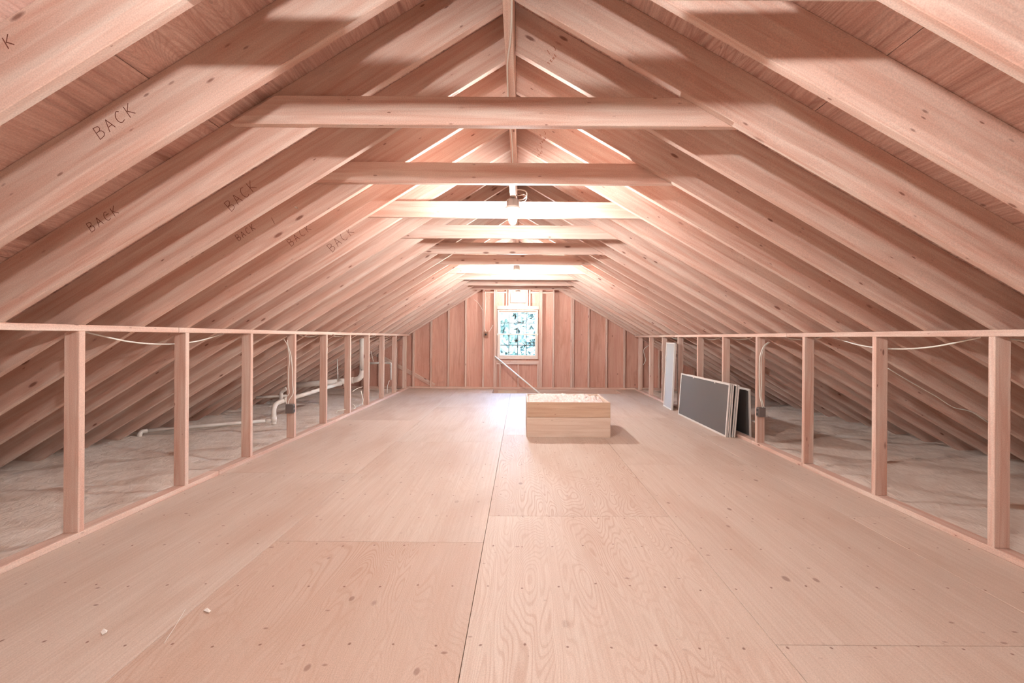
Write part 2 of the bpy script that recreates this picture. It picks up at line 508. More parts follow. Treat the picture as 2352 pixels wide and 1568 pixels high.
# roof boards: plywood sheets, long side along the ridge
def roof_sheets(s):
    S = SL if s < 0 else SR
    V = VL if s < 0 else VR
    c = math.sqrt(1 + S * S)
    x_apex = RX + s * RH
    slope_len = (5.25 if s < 0 else 5.45) * c
    cuts = [0.0, 0.44, 1.66, 2.88, 4.10, 5.32, slope_len]
    cuts = [q for q in cuts if q < slope_len] + [slope_len]
    th = 0.0125
    for i in range(len(cuts) - 1):
        a, b = cuts[i] + 0.0012, cuts[i + 1] - 0.0012
        off = (0.0, 1.22)[i % 2] + (0.4064 if s > 0 else 0.0)
        y = YB - 2.44 + off
        while y < YE:
            y0, y1 = max(y, YB) + 0.001, min(y + 2.44, YE) - 0.001
            if y1 > y0 + 0.05:
                p = lambda t, yy: (x_apex + s * t / c, yy, deck(x_apex + s * t / c) + 0.0004)
                pts = [p(a, y0), p(b, y0), p(b, y1), p(a, y1)]
                nrm = Vector((s * S, 0, 1)).normalized() * th
                o = prism('roof_sheet', pts, nrm, M_deck, ceiling, frame_along(p((a + b) / 2, y0), p((a + b) / 2, y1)), bevel=0.0015)
                o['grain'] = random.uniform(0.5, 1.0)
            y += 2.44
    x1 = s * (5.25 if s < 0 else 5.45) * 1.0
    x0 = x_apex - s * 0.02
    x1 = -5.3 if s < 0 else 5.5
    pts = [(x0, YB - .05, deck(x_apex) + 0.018), (x1, YB - .05, deck(x1) + 0.018), (x1, YB - .05, deck(x1) + 0.05), (x0, YB - .05, deck(x_apex) + 0.05)]
    prism('roof_light_block', pts, (0, YE - YB + 0.12, 0), M_roof_block, ceiling, bevel=0)  # unseen layer added to stop sky light leaking between the roof sheets
roof_sheets(-1); roof_sheets(1)

# ================================================================ FLOOR
floor = empty('floor', (0, 0, 0), 'structure', 'plywood subfloor nailed down in large sheets')
HX0, HX1, HY0, HY1 = -0.62, 2.228, 9.37, 10.13
def sheet(x0, x1, y0, y1, grain):
    th = 0.018
    o = box('plywood_sheet', (x0 + 0.0012, y0 + 0.0012, -th), (x1 - 0.0012, y1 - 0.0012, 0.0), M_floor, floor, 'Y', 0.0012)
    o['grain'] = grain
    o['tone'] = 0.9 if grain == 1.0 else (grain * 0.3 if grain > 0.5 else random.uniform(0, 0.25))
    return o
cols = [(-2.69, -1.43, 3.82), (-1.43, -0.21, 2.55), (-0.21, 1.01, 2.93), (1.01, HX1, 4.15), (HX1, 2.75, 2.95)]
GR = {(1, 0): 1.0, (2, 0): 0.75, (2, 1): 0.8}
for ci, (x0, x1, ph) in enumerate(cols):
    y = ph - 2.44 * 4
    idx = -3
    while y < HY1:
        y0, y1 = max(y, YB), min(y + 2.44, HY1)
        if y1 - y0 > 0.02:
            g = GR.get((ci, idx), random.uniform(0.05, 0.3))
            hx0 = max(x0, HX0); hx1 = min(x1, HX1)
            if hx1 - hx0 > 0.05 and y1 > HY0:
                if y0 < HY0 - 0.02: sheet(x0, x1, y0, HY0, g)
                if hx0 - x0 > 0.05: sheet(x0, hx0, max(y0, HY0), y1, g)
            else:
                sheet(x0, x1, y0, y1, g)
        y += 2.44; idx += 1
# floor joists seen round the stair opening
box('floor_joist', (HX0 - 0.04, HY0 - 0.02, -0.255), (HX0, HY1 + 0.02, -0.0185), M_stud, floor, 'Y')
box('floor_joist', (HX1, HY0 - 0.02, -0.255), (HX1 + 0.04, HY1 + 0.02, -0.0185), M_stud, floor, 'Y')
box('floor_joist', (HX0, HY0 - 0.06, -0.255), (HX1, HY0 - 0.02, -0.0185), M_stud, floor, 'X')
box('rim_joist', (-5.2, 10.135, -0.27), (5.4, 10.175, -0.002), M_stud, floor, 'X')
box('ceiling_light_block', (-5.6, YB - .1, -0.40), (5.8, YE + .1, -0.275), M_drywall, floor, 'Y', 0)  # unseen board added under the joists, keeps sky light out from below

# ================================================================ KNEE WALLS
def knee(side):
    nm = 'wall_left' if side < 0 else 'wall_right'
    wl = empty(nm, (0, 0, 0), 'structure', 'open knee wall of bare softwood studs under a single top plate')
    xi = XL if side < 0 else XR
    xo = xi + side * 0.089
    lo, hi = min(xi, xo), max(xi, xo)
    joints = [YB, 0.3, 3.3 if side < 0 else 4.35, 7.5, 10.15]
    for a, b in zip(joints, joints[1:]):
        box('top_plate', (lo, a + .0015, KTOP - T), (hi, b - .0015, KTOP), M_stud, wl, 'Y')
    joints = [YB, 0.9, 3.75 if side < 0 else 4.1, 6.1 if side < 0 else 5.0, 10.13]
    for a, b in zip(joints, joints[1:]):
        box('bottom_plate', (lo, a + .003, 0.0005), (hi, b - .003, T), M_stud, wl, 'Y')
    for n_ in range(-7, 10):
        d = (D0 + 0.8128 * n_) if side < 0 else (2.435 + 0.817 * n_)
        box('stud', (lo, d, T), (hi, d + T, KTOP - T), M_stud, wl, 'Z')
    return wl
wall_left = knee(-1); wall_right = knee(1)

# ================================================================ FAR GABLE
wall_back = empty('wall_back', (0, 0, 0), 'structure', 'far gable wall of plywood boards between bare studs')
SY0, SY1 = 10.18, 10.25                  # studs (front face, back face)
def gstud(xc, wd, z0=T, z1=None, y0=SY0, y1=SY1, name='stud'):
    a, b = xc - wd / 2, xc + wd / 2
    if z1 is None:
        pts = [(a, y0, z0), (b, y0, z0), (b, y0, under(b) + .1), (a, y0, under(a) + .1)]
        if a < APX < b: pts = [(a, y0, z0), (b, y0, z0), (b, y0, under(b)), (APX, y0, APZ), (a, y0, under(a))]
    else:
        pts = [(a, y0, z0), (b, y0, z0), (b, y0, z1), (a, y0, z1)]
    return prism(name, pts, (0, y1 - y0, 0), M_stud, wall_back, frame_along((xc, y0, z0), (xc, y0, z0 + 1)))
for xc in (-4.13, -3.72, -3.31, -2.91, -2.51, -2.095, -1.69, -1.285, -0.877, 0.767, 1.595, 2.01, 2.433, 2.84, 3.25, 3.65, 4.06):
    gstud(xc, T)
gstud(1.190, T); gstud(1.2295, T)
for xc in (-0.617, -0.578): gstud(xc, T)
for xc in (0.446, 0.485): gstud(xc, T)
# jack studs beside the window, header, sill, cripples
WX0, WX1, WZ0, WZ1 = -0.545, 0.402, 0.70, 1.852
gstud(-0.5565 - 0.0005, 0.004, T, 0.58)
JX0, JX1 = -0.558, 0.426
box('window_header', (JX0, SY0 - 0.012, WZ1 + .004), (JX1, SY1, WZ1 + 0.088), M_stud, wall_back, 'X')
box('window_sill_plate', (JX0, SY0 - 0.004, 0.612), (JX1, SY1, 0.662), M_stud, wall_back, 'X')
box('window_sill_plate', (JX0, SY0, 0.573), (JX1, SY1, 0.6115), M_stud, wall_back, 'X')
for xc in (-0.478, -0.052, 0.405): gstud(xc, T, T, 0.573)
# vent framing and short blocks under the ties
gstud(-0.275, T, WZ1 + .088, 2.5); gstud(0.148, T, WZ1 + .088, 2.5)
gstud(-0.335, 0.03, WZ1 + .088, 2.5); gstud(0.208, 0.03, WZ1 + .088, 2.5)
for a, b in ((-0.858, -0.636), (-0.559, -0.35), (0.223, 0.427), (0.504, 0.748)):
    box('block', (a, SY0 + 0.01, 2.235), (b, SY1, 2.275), M_stud, wall_back, 'X')
box('bottom_plate', (-4.9, SY0 - 0.012, 0.0), (5.1, SY1, T), M_stud, wall_back, 'X')
# gable boards: strip by strip, clipped under the roof
PB = (SY1 + 0.0005, SY1 + 0.013)
def panel(x0, x1, z0, z1=None):
    zt = lambda x: deck(x) - 0.002 if z1 is None else z1
    pts = [(x0, PB[0], z0), (x1, PB[0], z0), (x1, PB[0], zt(x1))]
    if z1 is None and x0 < APX < x1: pts.append((APX, PB[0], deck(APX) - .002))
    pts.append((x0, PB[0], zt(x0)))
    o = prism('gable_sheet', pts, (0, PB[1] - PB[0], 0), M_gable, wall_back, frame_along(((x0 + x1) / 2, PB[0], z0), ((x0 + x1) / 2, PB[0], z0 + 1)), 0)
    o['grain'] = random.uniform(0.2, 0.6)
VX0, VX1, VZ0, VZ1 = -0.244, 0.117, 2.02, 2.24
ed = [-5.2, -3.72, -2.51, -1.285, -0.5975]
for a, b in zip(ed, ed[1:]): panel(a, b, -0.27)
ed = [0.4655, 1.595, 2.84, 4.06, 5.4]
for a, b in zip(ed, ed[1:]): panel(a, b, -0.27)
panel(-0.5975, 0.4655, -0.27, WZ0 + 0.004)
panel(-0.5975, WX0 + .01, WZ0 + .004, WZ1 - 0.01); panel(WX1 - .01, 0.4655, WZ0 + .004, WZ1 - 0.01)
panel(-0.5975, 0.4655, WZ1 - 0.01, VZ0)
panel(-0.5975, VX0, VZ0, VZ1); panel(VX1, 0.4655, VZ0, VZ1)
panel(-0.5975, 0.4655, VZ1)
# let-in brace crossing the lower left of the gable
beam('brace', (-3.42, SY1 - 0.012, 0.80), (-2.02, SY1 - 0.012, 0.06), 0.018, 0.089, M_stud, wall_back)
siding = box('siding', (-5.4, YE + 0.06, -3.0), (-0.62, YE + 0.075, 0.0), M_siding, wall_back, 'X', 0)

# ---------------------------------------------------------------- window_1
win = empty('window_1', ((WX0 + WX1) / 2, SY0 + .03, WZ0), 'structure', 'double-hung window of eight over eight panes in bare pine frame')
def bar(name, x0, x1, z0, z1, y0, y1, mat, par, bev=0.002):
    return box(name, (x0, y0, z0), (x1, y1, z1), mat, par, 'X' if x1 - x0 > z1 - z0 else 'Z', bev)
fy0, fy1 = SY0 + 0.005, SY1 + 0.05
bar('window_frame', WX0, WX0 + 0.03, WZ0, WZ1, fy0, fy1, M_winwood, win)
bar('window_frame', WX1 - 0.03, WX1, WZ0, WZ1, fy0, fy1, M_winwood, win)
bar('window_frame', WX0 + .03, WX1 - .03, WZ1 - 0.028, WZ1, fy0, fy1, M_winwood, win)
bar('window_sill', WX0 + .03, WX1 - .03, WZ0, WZ0 + 0.03, fy0, fy1, M_winwood, win)
MZ = 1.275
def sash(z0, z1, y, mw, mat_m, rail):
    x0, x1 = WX0 + 0.031, WX1 - 0.031
    s = bar('sash', x0, x0 + 0.034, z0, z1, y, y + 0.03, M_winwood, win)
    bar('stile', x1 - 0.034, x1, z0, z1, y, y + 0.03, M_winwood, s)
    bar('rail', x0 + .034, x1 - .034, z1 - rail[1], z1, y, y + 0.03, M_winwood, s)
    bar('rail', x0 + .034, x1 - .034, z0, z0 + rail[0], y, y + 0.03, M_winwood, s)
    gx0, gx1, gz0, gz1 = x0 + .034, x1 - .034, z0 + rail[0], z1 - rail[1]
    for i in (1, 2, 3):
        c = gx0 + (gx1 - gx0) * i / 4
        bar('muntin', c - mw / 2, c + mw / 2, gz0, gz1, y + .008, y + .022, mat_m, s, 0.001)
    zc = (gz0 + gz1) / 2
    for i in range(4):
        a = gx0 + (gx1 - gx0) * i / 4 + (mw / 2 if i else 0); b = gx0 + (gx1 - gx0) * (i + 1) / 4 - (mw / 2 if i < 3 else 0)
        bar('muntin', a, b, zc - mw / 2, zc + mw / 2, y + .008, y + .022, mat_m, s, 0.001)
        for (za, zb) in ((gz0, zc - mw / 2), (zc + mw / 2, gz1)):
            bar('pane', a, b, za, zb, y + .0135, y + .0165, M_glass, s, 0)
sash(WZ0 + 0.031, MZ + 0.012, SY0 + 0.012, 0.018, M_vinyl, (0.055, 0.028))
sash(MZ - 0.010, WZ1 - 0.029, SY0 + 0.046, 0.016, M_vinyl_light, (0.028, 0.034))
for sx in (WX0 + 0.0, WX1 + 0.0):
    box('sash_latch', (sx - 0.008, SY0 - 0.002, MZ - 0.02), (sx + 0.008, SY0 + 0.004, MZ + 0.02), M_white, win, 'Z')

# ---------------------------------------------------------------- gable vent
vent = empty('gable_vent', ((VX0 + VX1) / 2, SY0, VZ0), None, 'square louvred vent high in the far gable above the window', 'vent')
for (a, b, c, d_) in ((VX0, VX0 + .028, VZ0, VZ1), (VX1 - .028, VX1, VZ0, VZ1), (VX0 + .028, VX1 - .028, VZ0, VZ0 + .022), (VX0 + .028, VX1 - .028, VZ1 - .022, VZ1)):
    bar('vent_frame', a, b, c, d_, SY0 + .02, SY1 + .03, M_louvre, vent)
for i in range(5):
    z = VZ0 + 0.035 + i * 0.036
    x0, x1 = VX0 + .03, VX1 - .03
    prism('louvre', [(x0, SY0 + .03, z + .034), (x0, SY1 + .02, z - .006), (x0, SY1 + .02, z), (x0, SY0 + .03, z + .04)], (x1 - x0, 0, 0), M_louvre, vent, bevel=0)

# ---------------------------------------------------------------- gable behind the camera
wall_front = empty('wall_front', (0, 0, 0), 'structure', 'near gable wall behind the viewer')
def fpanel(x0, x1, z0, z1=None):
    y = YB - .04
    zt = lambda x: deck(x) - 0.002 if z1 is None else z1
    pts = [(x0, y, z0), (x1, y, z0), (x1, y, zt(x1))]
    if z1 is None and x0 < APX < x1: pts.append((APX, y, deck(APX) - .002))
    pts.append((x0, y, zt(x0)))
    o = prism('gable_sheet', pts, (0, .013, 0), M_gable, wall_front, frame_along(((x0 + x1) / 2, y, z0), ((x0 + x1) / 2, y, z0 + 1)), 0)
    o['grain'] = 0.4
for a, b in zip([-5.2, -3.7, -2.4, -0.9], [-3.7, -2.4, -0.9]): fpanel(a, b, -.27)
for a, b in zip([0.8, 2.4, 3.9, 5.4], [2.4, 3.9, 5.4]): fpanel(a, b, -.27)
fpanel(-0.9, 0.8, -.27)

# ================================================================ INSULATION IN THE EAVES
def eave_wool(side):
    x_in = (XL - 0.105) if side < 0 else (XR + 0.10)
    x_out = -5.2 if side < 0 else 5.4
    nx, ny = 44, 300
    verts, faces = [], []
    rnd_off = 3.3 * side
    for j in range(ny + 1):
        y = YB + (10.13 - YB) * j / ny
        for i in range(nx + 1):
            t = i / nx
            x = x_in + (x_out - x_in) * t
            a = noise.noise(Vector((x * 2.2, y * 1.6, rnd_off))) * 0.030 + noise.noise(Vector((x * 8, y * 7, rnd_off))) * 0.012 + noise.noise(Vector((x * 22, y * 19, rnd_off))) * 0.006
            q = ((y - D0 + 0.19) / SP); f = abs(q - round(q)) * SP
            groove = -0.030 * math.exp(-(f / 0.022) ** 2) * (0.5 + 0.5 * noise.noise(Vector((x * 1.3, round(q) * 5.1, 0))))
            z = -0.012 + a + groove - 0.05 * max(0, t - 0.75) - (0.012 if t < 0.03 else 0)
            verts.append((x, y, z))
    W = nx + 1
    for j in range(ny):
        for i in range(nx):
            faces.append((j * W + i, j * W + i + 1, (j + 1) * W + i + 1, (j + 1) * W + i))
    o = make('attic_insulation', verts, faces, M_wool, None, Matrix.Translation((x_in, 0, 0)), 0, True)
    tag(o, 'beige blown insulation spread outside the %s knee wall' % ('pipe-side left' if side < 0 else 'screen-side right'), 'insulation', None, 'stuff')
eave_wool(-1); eave_wool(1)

# ================================================================ LAMPS
def light_fixture(y, z_block, tie_a, tie_b, label, xb=-0.068, glow=None):
    zc = HCAM + 1.02
    root = empty('light_fixture', (xb, y, zc), None, label, 'lamp', 'bare bulb lamps along the ridge')
    if tie_a is not None:
        box('mounting_block', (xb - 0.021, tie_a, z_block), (xb + 0.021, tie_b, z_block + 0.07), M_stud, root, 'Y')
    lathe('junction_box', [(0.030, 0.072), (0.046, 0.064), (0.049, 0.058), (0.049, 0.008), (0.049, 0.006)], (xb, y, zc), M_steel, root, 8, False)
    lathe('lamp_holder', [(0.057, 0.006), (0.060, 0.0), (0.056, -0.014), (0.036, -0.022), (0.024, -0.026), (0.023, -0.030)], (xb, y, zc), M_porc, root, 24)
    pr = [(0.013, -0.031), (0.014, -0.05)]
    for k in range(1, 11):
        a = math.pi * k / 10.5
        pr.append((max(0.004, 0.031 * math.sin(a) if k > 4 else 0.014 + 0.017 * k / 4.5), -0.05 - 0.072 * (1 - math.cos(a)) / 2 ))
    pr = [(0.013, -0.031), (0.014, -0.048), (0.019, -0.062), (0.030, -0.086), (0.031, -0.102), (0.024, -0.121), (0.009, -0.131)]
    lathe('bulb', pr, (xb, y, zc), glow or M_bulb, root, 10)
    return root
f1 = light_fixture(3.43, HCAM + 1.092, 2.965, 3.70, 'bare bulb lamp hung from block near the second big tie', glow=M_bulb_mid)
f2 = light_fixture(6.55, HCAM + 1.092, 6.21, 6.95, 'middle bare bulb lamp farther down the ridge', glow=M_bulb_hi)
f3 = light_fixture(9.72, HCAM + 1.092, 9.46, 10.13, 'farthest bare bulb lamp in front of the gable vent', glow=M_bulb_low)
f0 = light_fixture(0.25, HCAM + 1.092, -0.30, 0.48, 'bare bulb lamp overhead of the viewer', glow=M_bulb_dim)
fill_lamp = light_fixture(-2.75, HCAM + 1.092, -3.55, -2.75, 'added bare bulb fill lamp near the rear gable, out of view', glow=M_bulb_mid)  # unseen lamp added behind the viewer to flatten the light

# cable coiled beside the nearest lamp, running along the ridge
def cable(name, pts, r, label=None, parent=None, cat='cable', group=None, **kw):
    o = tube(name, pts, r, M_cable, parent, 6, **kw)
    if label: tag(o, label, cat, group)
    return o
q = lambda X, Y, d=3.43: P(1120 + X / 9.8, 400 + Y / 9.8, d)
cable('electrical_cable', [q(612, 250, 3.35), q(615, 320, 3.38), q(650, 350), q(740, 350), q(840, 375), q(885, 430), q(870, 500), q(800, 560, 3.46), q(720, 578), q(670, 575)], 0.0048,
      'white cable looped in a coil beside the nearest lamp')
cable('electrical_cable', [q(640, 250, 3.36), q(632, 400, 3.4), q(640, 470, 3.44), q(720, 478), q(800, 455, 3.5), q(850, 470, 3.5), q(878, 520, 3.5), q(850, 590, 3.5), q(780, 620, 3.48), q(690, 600, 3.46)], 0.0042,
      'thinner white cable curling down behind the nearest lamp coil')
rp = lambda px, py: P(px, py, 1.0)
pts = []
for (px, py, h) in ((1176.5, -60, 1.445), (1175.5, 0, 1.443), (1174.5, 60, 1.442), (1171.5, 100, 1.441), (1168.5, 120, 1.441), (1165.5, 150, 1.441), (1165, 200, 1.441), (1168, 240, 1.442), (1176, 330, 1.441), (1177, 360, 1.441), (1180, 440, 1.442)):
    d = h / ((VPY - py) / 1000.0)
    pts.append(P(px, py, d))
pts = [Vector((min(max(p.x, RX - 0.018), RX + 0.020), p.y, 2.65 - 0.006)) for p in pts]
cable('electrical_cable', pts, 0.005, 'white cable stapled along the underside of the ridge board')

# ================================================================ PENCIL WRITING
GLY = {
    'B': [[(0.05, 0), (0.02, 1)], [(0.0, 1), (0.45, 0.95), (0.55, 0.75), (0.4, 0.57), (0.08, 0.52)], [(0.08, 0.52), (0.5, 0.48), (0.66, 0.25), (0.5, 0.02), (0.0, -0.02)]],
    'A': [[(0.0, 0.0), (0.3, 0.98)], [(0.3, 0.98), (0.66, 0.02)], [(0.1, 0.38), (0.56, 0.40)]],
    'C': [[(0.62, 0.88), (0.35, 1.0), (0.08, 0.72), (0.04, 0.35), (0.25, 0.03), (0.62, 0.1)]],
    'K': [[(0.04, 0), (0.04, 1)], [(0.6, 1.0), (0.08, 0.48)], [(0.12, 0.52), (0.66, 0.05)]],
    '1': [[(0.1, 0.0), (0.14, 1.0)]],
    'T': [[(0.3, 0.0), (0.3, 1.0)], [(0.0, 0.98), (0.62, 1.0)]],
    'J': [[(0.4, 1.0), (0.42, 0.25), (0.25, 0.0), (0.05, 0.15)]],
    'H': [[(0, 0), (0, 1)], [(0.5, 0), (0.5, 1)], [(0, .5), (.5, .5)]],
    'F': [[(0, 0), (0, 1), (0.5, 1)], [(0, .55), (.4, .55)]],
}
def writing(word, s, e, hpx, d, rafter_obj, wid=0.0032, mat=None, name='pencil_writing', gap=None, shear=0.0):
    """strokes of flat graphite on the near face (y = d) of a rafter; s, e: baseline ends"""
    a, b = P(s[0], s[1], d), P(e[0], e[1], d)
    ux = (b - a); L = ux.length; ux.normalize()
    uz = Vector((-ux.z, 0, ux.x))
    h = hpx * d / FPX
    n_ = len(word)
    step = L / max(1, n_ - 1) if n_ > 1 else 0
    verts, faces = [], []
    yy = lambda v: d + shear * v.x
    for i, ch in enumerate(word):
        lw = min(h * 0.85, step * 0.9 if step else h)
        for st in GLY[ch]:
            pl = [a + ux * (i * step + u * lw + random.uniform(-.02, .02) * h) + uz * (v * h + random.uniform(-.03, .03) * h) for u, v in st]
            pl = catmull(pl, 3) if len(pl) > 2 else pl
            for p0, p1 in zip(pl, pl[1:]):
                t = (p1 - p0).normalized(); nn = Vector((-t.z, 0, t.x)) * wid / 2
                k = len(verts)
                for c in (p0 - nn, p0 + nn, p1 + nn, p1 - nn):
                    verts.append(Vector((c.x, yy(c) - 0.0006, c.z)))
                faces.append((k, k + 1, k + 2, k + 3))
    return make(name, verts, faces, mat or M_pencil, rafter_obj)
rl = lambda k: raf[(-1, k)]
writing('BACK', (229.6, 319.4), (299, 270), 29, D0 - 2 * SP, rl(-2), 0.0032)
writing('BACK', (210, 533), (264, 497), 22, D0 - SP, rl(-1), 0.003)
writing('BACK', (531, 485.4), (581, 441), 25, D0, rl(0), 0.003)
writing('BACK', (548, 553.5), (581, 531), 15, D0 + SP, rl(1), 0.003)
writing('1', (629.6, 514), (640, 508), 16, D0 + SP, rl(1), 0.003)
writing('BACK', (668.8, 565.4), (708, 534), 17, D0 + 2 * SP, rl(2), 0.003)
writing('BACK', (763, 579), (806, 542), 20, D0 + 3 * SP, rl(3), 0.0035)
writing('BACK', (-80, 172), (20, 113), 30, D0 - 3 * SP, rl(-3), 0.0035)
for k, (sx, sy), h in ((0, (1262, 150), 11), (2, (1243, 333), 8), (3, (1236, 362), 7)):
    dd = D0 - 0.054 + SP * k - 0.0004
    o1 = writing('1J', (sx, sy - 24 * h / 11), (sx + 12 * h / 11, sy - 32 * h / 11), h, dd, raf[(1, k)], 0.003, M_stamp, 'ink_stamp', shear=SHR)
    o2 = writing('TKHF', (sx, sy), (sx + 16 * h / 11, sy - 18 * h / 11), h * 0.6, dd, raf[(1, k)], 0.0028, M_stamp, 'ink_stamp', shear=SHR)

# nail driven through a left rafter
p = P(683, 478, D0 + SP)
nail = tube('nail', [(p.x, p.y - 0.03, p.z), (p.x, p.y, p.z)], 0.004, M_porc, rl(1), 8, False)

# ================================================================ WOODEN HATCH BOX
hx0, hx1, hy0, hy1 = 0.078, 1.09, 5.25, 6.08
hb = empty('attic_hatch_box', ((hx0 + hx1) / 2, (hy0 + hy1) / 2, 0), None, 'low square wooden box on the floor, filled with insulation', 'box')
z0, zm, z1 = 0.0, 0.238, 0.422
bt = 0.020
M_board = lumber('box_board', srgb(222, 204, 188), srgb(208, 182, 162), WK, 0.03, 0.6)
M_board2 = lumber('box_board_upper', srgb(206, 178, 154), srgb(188, 156, 132), WK, 0.03, 0.15)
box('front_board', (hx0, hy0, z0), (hx1, hy0 + bt, zm), M_board, hb, 'X')
box('front_board', (hx0 + .006, hy0 + .004, zm + .002), (hx1 - .002, hy0 + .004 + bt, z1), M_board2, hb, 'X')
box('back_board', (hx0, hy1 - bt, z0), (hx1, hy1, zm), M_board, hb, 'X')
box('back_board', (hx0, hy1 - bt, zm + .002), (hx1, hy1, z1 - .006), M_board, hb, 'X')
for a, b in ((hx0 - .001, hx0 + bt), (hx1 - bt, hx1 + .001)):
    box('side_board', (a, hy0 + bt + .005, z0), (b, hy1 - bt - .001, zm), M_board, hb, 'Y')
    box('side_board', (a, hy0 + bt + .005, zm + .002), (b, hy1 - bt - .001, z1), M_board, hb, 'Y')
# insulation heaped inside
verts, faces = [], []
nx, ny = 90, 70
ix0, ix1, iy0, iy1 = hx0 + bt + .002, hx1 - bt - .002, hy0 + bt + .007, hy1 - bt - .003
for j in range(ny + 1):
    for i in range(nx + 1):
        x = ix0 + (ix1 - ix0) * i / nx; y = iy0 + (iy1 - iy0) * j / ny
        a = noise.noise(Vector((x * 5.0, y * 4.0, 1.7))) * 0.040 + abs(noise.noise(Vector((x * 14, y * 12, 4.2)))) * 0.035 + noise.noise(Vector((x * 40, y * 34, 9.2))) * 0.010
        e = min(x - ix0, ix1 - x, y - iy0, iy1 - y)
        hump = 0.030 * math.exp(-((x - 0.33) / 0.20) ** 2) + 0.012 * math.exp(-((x - 0.9) / 0.12) ** 2)
        z = 0.400 + a + hump + (-0.05 * math.exp(-e / 0.02) if e < 0.1 else 0)
        verts.append((x, y, z))
W = nx + 1
for j in range(ny):
    for i in range(nx):
        faces.append((j * W + i, j * W + i + 1, (j + 1) * W + i + 1, (j + 1) * W + i))
base = len(verts)
for (x, y) in ((ix0, iy0), (ix1, iy0), (ix1, iy1), (ix0, iy1)): verts.append((x, y, 0.03))
faces.append((base + 3, base + 2, base + 1, base))
faces.append(tuple([base, base + 1] + [i for i in range(nx, -1, -1)]))
faces.append(tuple([base + 2, base + 3] + [ny * W + i for i in range(0, nx + 1)]))
faces.append(tuple([base + 3, base] + [j * W for j in range(0, ny + 1)]))
faces.append(tuple([base + 1, base + 2] + [j * W + nx for j in range(ny, -1, -1)]))
o = make('insulation_batt', verts, faces, M_wool2, None, Matrix.Translation((ix0, iy0, 0.03)), 0, False)
tag(o, 'fluffy pale insulation heaped inside the low wooden box', 'insulation', None, 'stuff')

# ================================================================ WINDOW SCREENS
def screen(name, L, H, th, fw, pos, rotz, lean, label, group, mesh_mat_=None, holes=True):
    """frame L x H standing on its long side; local X along, Z up, leaning about its foot"""
    m = Matrix.Translation(pos) @ Matrix.Rotation(rotz, 4, 'Z') @ Matrix.Rotation(lean, 4, 'X')
    root = empty(name, (0, 0, 0), None, label, 'screen', group)
    root.matrix_basis = m
    def lb(nm, x0, x1, z0, z1, y0, y1, mat, bev=0.0015):
        v = [m @ Vector((x, y, z)) for x in (x0, x1) for y in (y0, y1) for z in (z0, z1)]
        fr = m @ Matrix.Translation((x0, y0, z0))
        return make(nm, v, BOXF, mat, root, fr, bev)
    lb('frame_rail', 0, L, 0, fw, 0, th, M_alu); lb('frame_rail', 0, L, H - fw, H, 0, th, M_alu)
    lb('frame_stile', 0, fw, fw, H - fw, 0, th, M_alu); lb('frame_stile', L - fw, L, fw, H - fw, 0, th, M_alu)
    lb('mesh', fw, L - fw, fw, H - fw, th * 0.45, th * 0.55, mesh_mat_ or M_mesh, 0)
    if holes:
        for x in (L * 0.30, L * 0.74):
            lb('clip', x, x + 0.03, H - fw - 0.014, H - fw + 0.002, -0.002, th * 0.4, M_alu)
    return root
# local X runs along -Y (towards the camera): rotz = -90; local +Y then points to +X (the wall)
gp = 'framed insect screens leaning on the right knee wall'
rz = -math.pi / 2
ln = R(-4.0)
screen('window_screen', 1.60, 0.655, 0.014, 0.022, (2.500, 6.90, 0.0), rz, ln, 'front screen of the leaning stack, dark mesh in a white frame', gp)
offs = [0.023, 0.045, 0.080, 0.103]
labs = ['second white-framed screen of the leaning stack, just behind the front one', 'third screen from the front of the leaning stack',
        'fourth screen from the front of the leaning stack', 'hindmost screen of the leaning stack, resting against the studs']
for i, (o_, la) in enumerate(zip(offs, labs)):
    screen('window_screen', 1.585, 0.650 - 0.004 * i, 0.014, 0.022, (2.500 + o_, 6.89 - 0.01 * (i % 2), 0.0), rz, ln + R(0.2 * i - (1.2 if i > 1 else 0)), la, gp, holes=False)
screen('window_screen', 1.50, 0.60, 0.018, 0.026, (2.80, 6.80, -0.01), rz, R(1.5), 'white-framed screen standing apart behind the studs', gp, holes=False)
M_mesh2 = plain('pale_grey_mesh', srgb(176, 174, 174), 0.6, sc=170, var=0.2)
screen('window_screen', 0.50, 1.13, 0.030, 0.020, (2.545, 7.76, 0.0), rz - R(3), R(-2.4), 'tall narrow grey screen leaning upright on a stud', gp, M_mesh2, False)

# ================================================================ ELECTRICAL BOXES AND CABLES
def outlet(x0, x1, y0, y1, zc, face_dir, label, parent=None):
    root = empty('electrical_box', ((x0 + x1) / 2, (y0 + y1) / 2, zc), None, label, 'electrical box')
    box('box_body', (x0, y0, zc - .052), (x1, y1, zc + .052), M_boxgrey, root, 'Z', 0.004)
    if face_dir:
        xf = x1 if face_dir > 0 else x0
        a, b = (xf, xf + 0.006) if face_dir > 0 else (xf - 0.006, xf)
        box('receptacle', (a, y0 + .008, zc - .042), (b, y1 - .008, zc + .042), M_boxgrey, root, 'Z', 0.002)
        for dz in (-.022, .022):
            c, e = (b, b + .001) if face_dir > 0 else (a - .001, a)
            box('socket', (c, y0 + .015, zc + dz - .012), (e, y1 - .015, zc + dz + .012), M_dark, root, 'Z', 0)
    return root
yl = D0 + 3 * 0.8128
outlet(-2.665, -2.583, yl - 0.056, yl - 0.001, 0.375, 1, 'grey outlet box on a stud of the left knee wall')
yr = 2.435 + 3 * 0.817
outlet(2.648, 2.725, yr - 0.056, yr - 0.001, 0.385, -1, 'grey outlet box on a stud of the right knee wall beside screens')
q = lambda X, Y, d: P(580 + X / 7.84, 840 + Y / 7.84, d)
yc = yl - 0.02
lc = P(664, 779, yc)
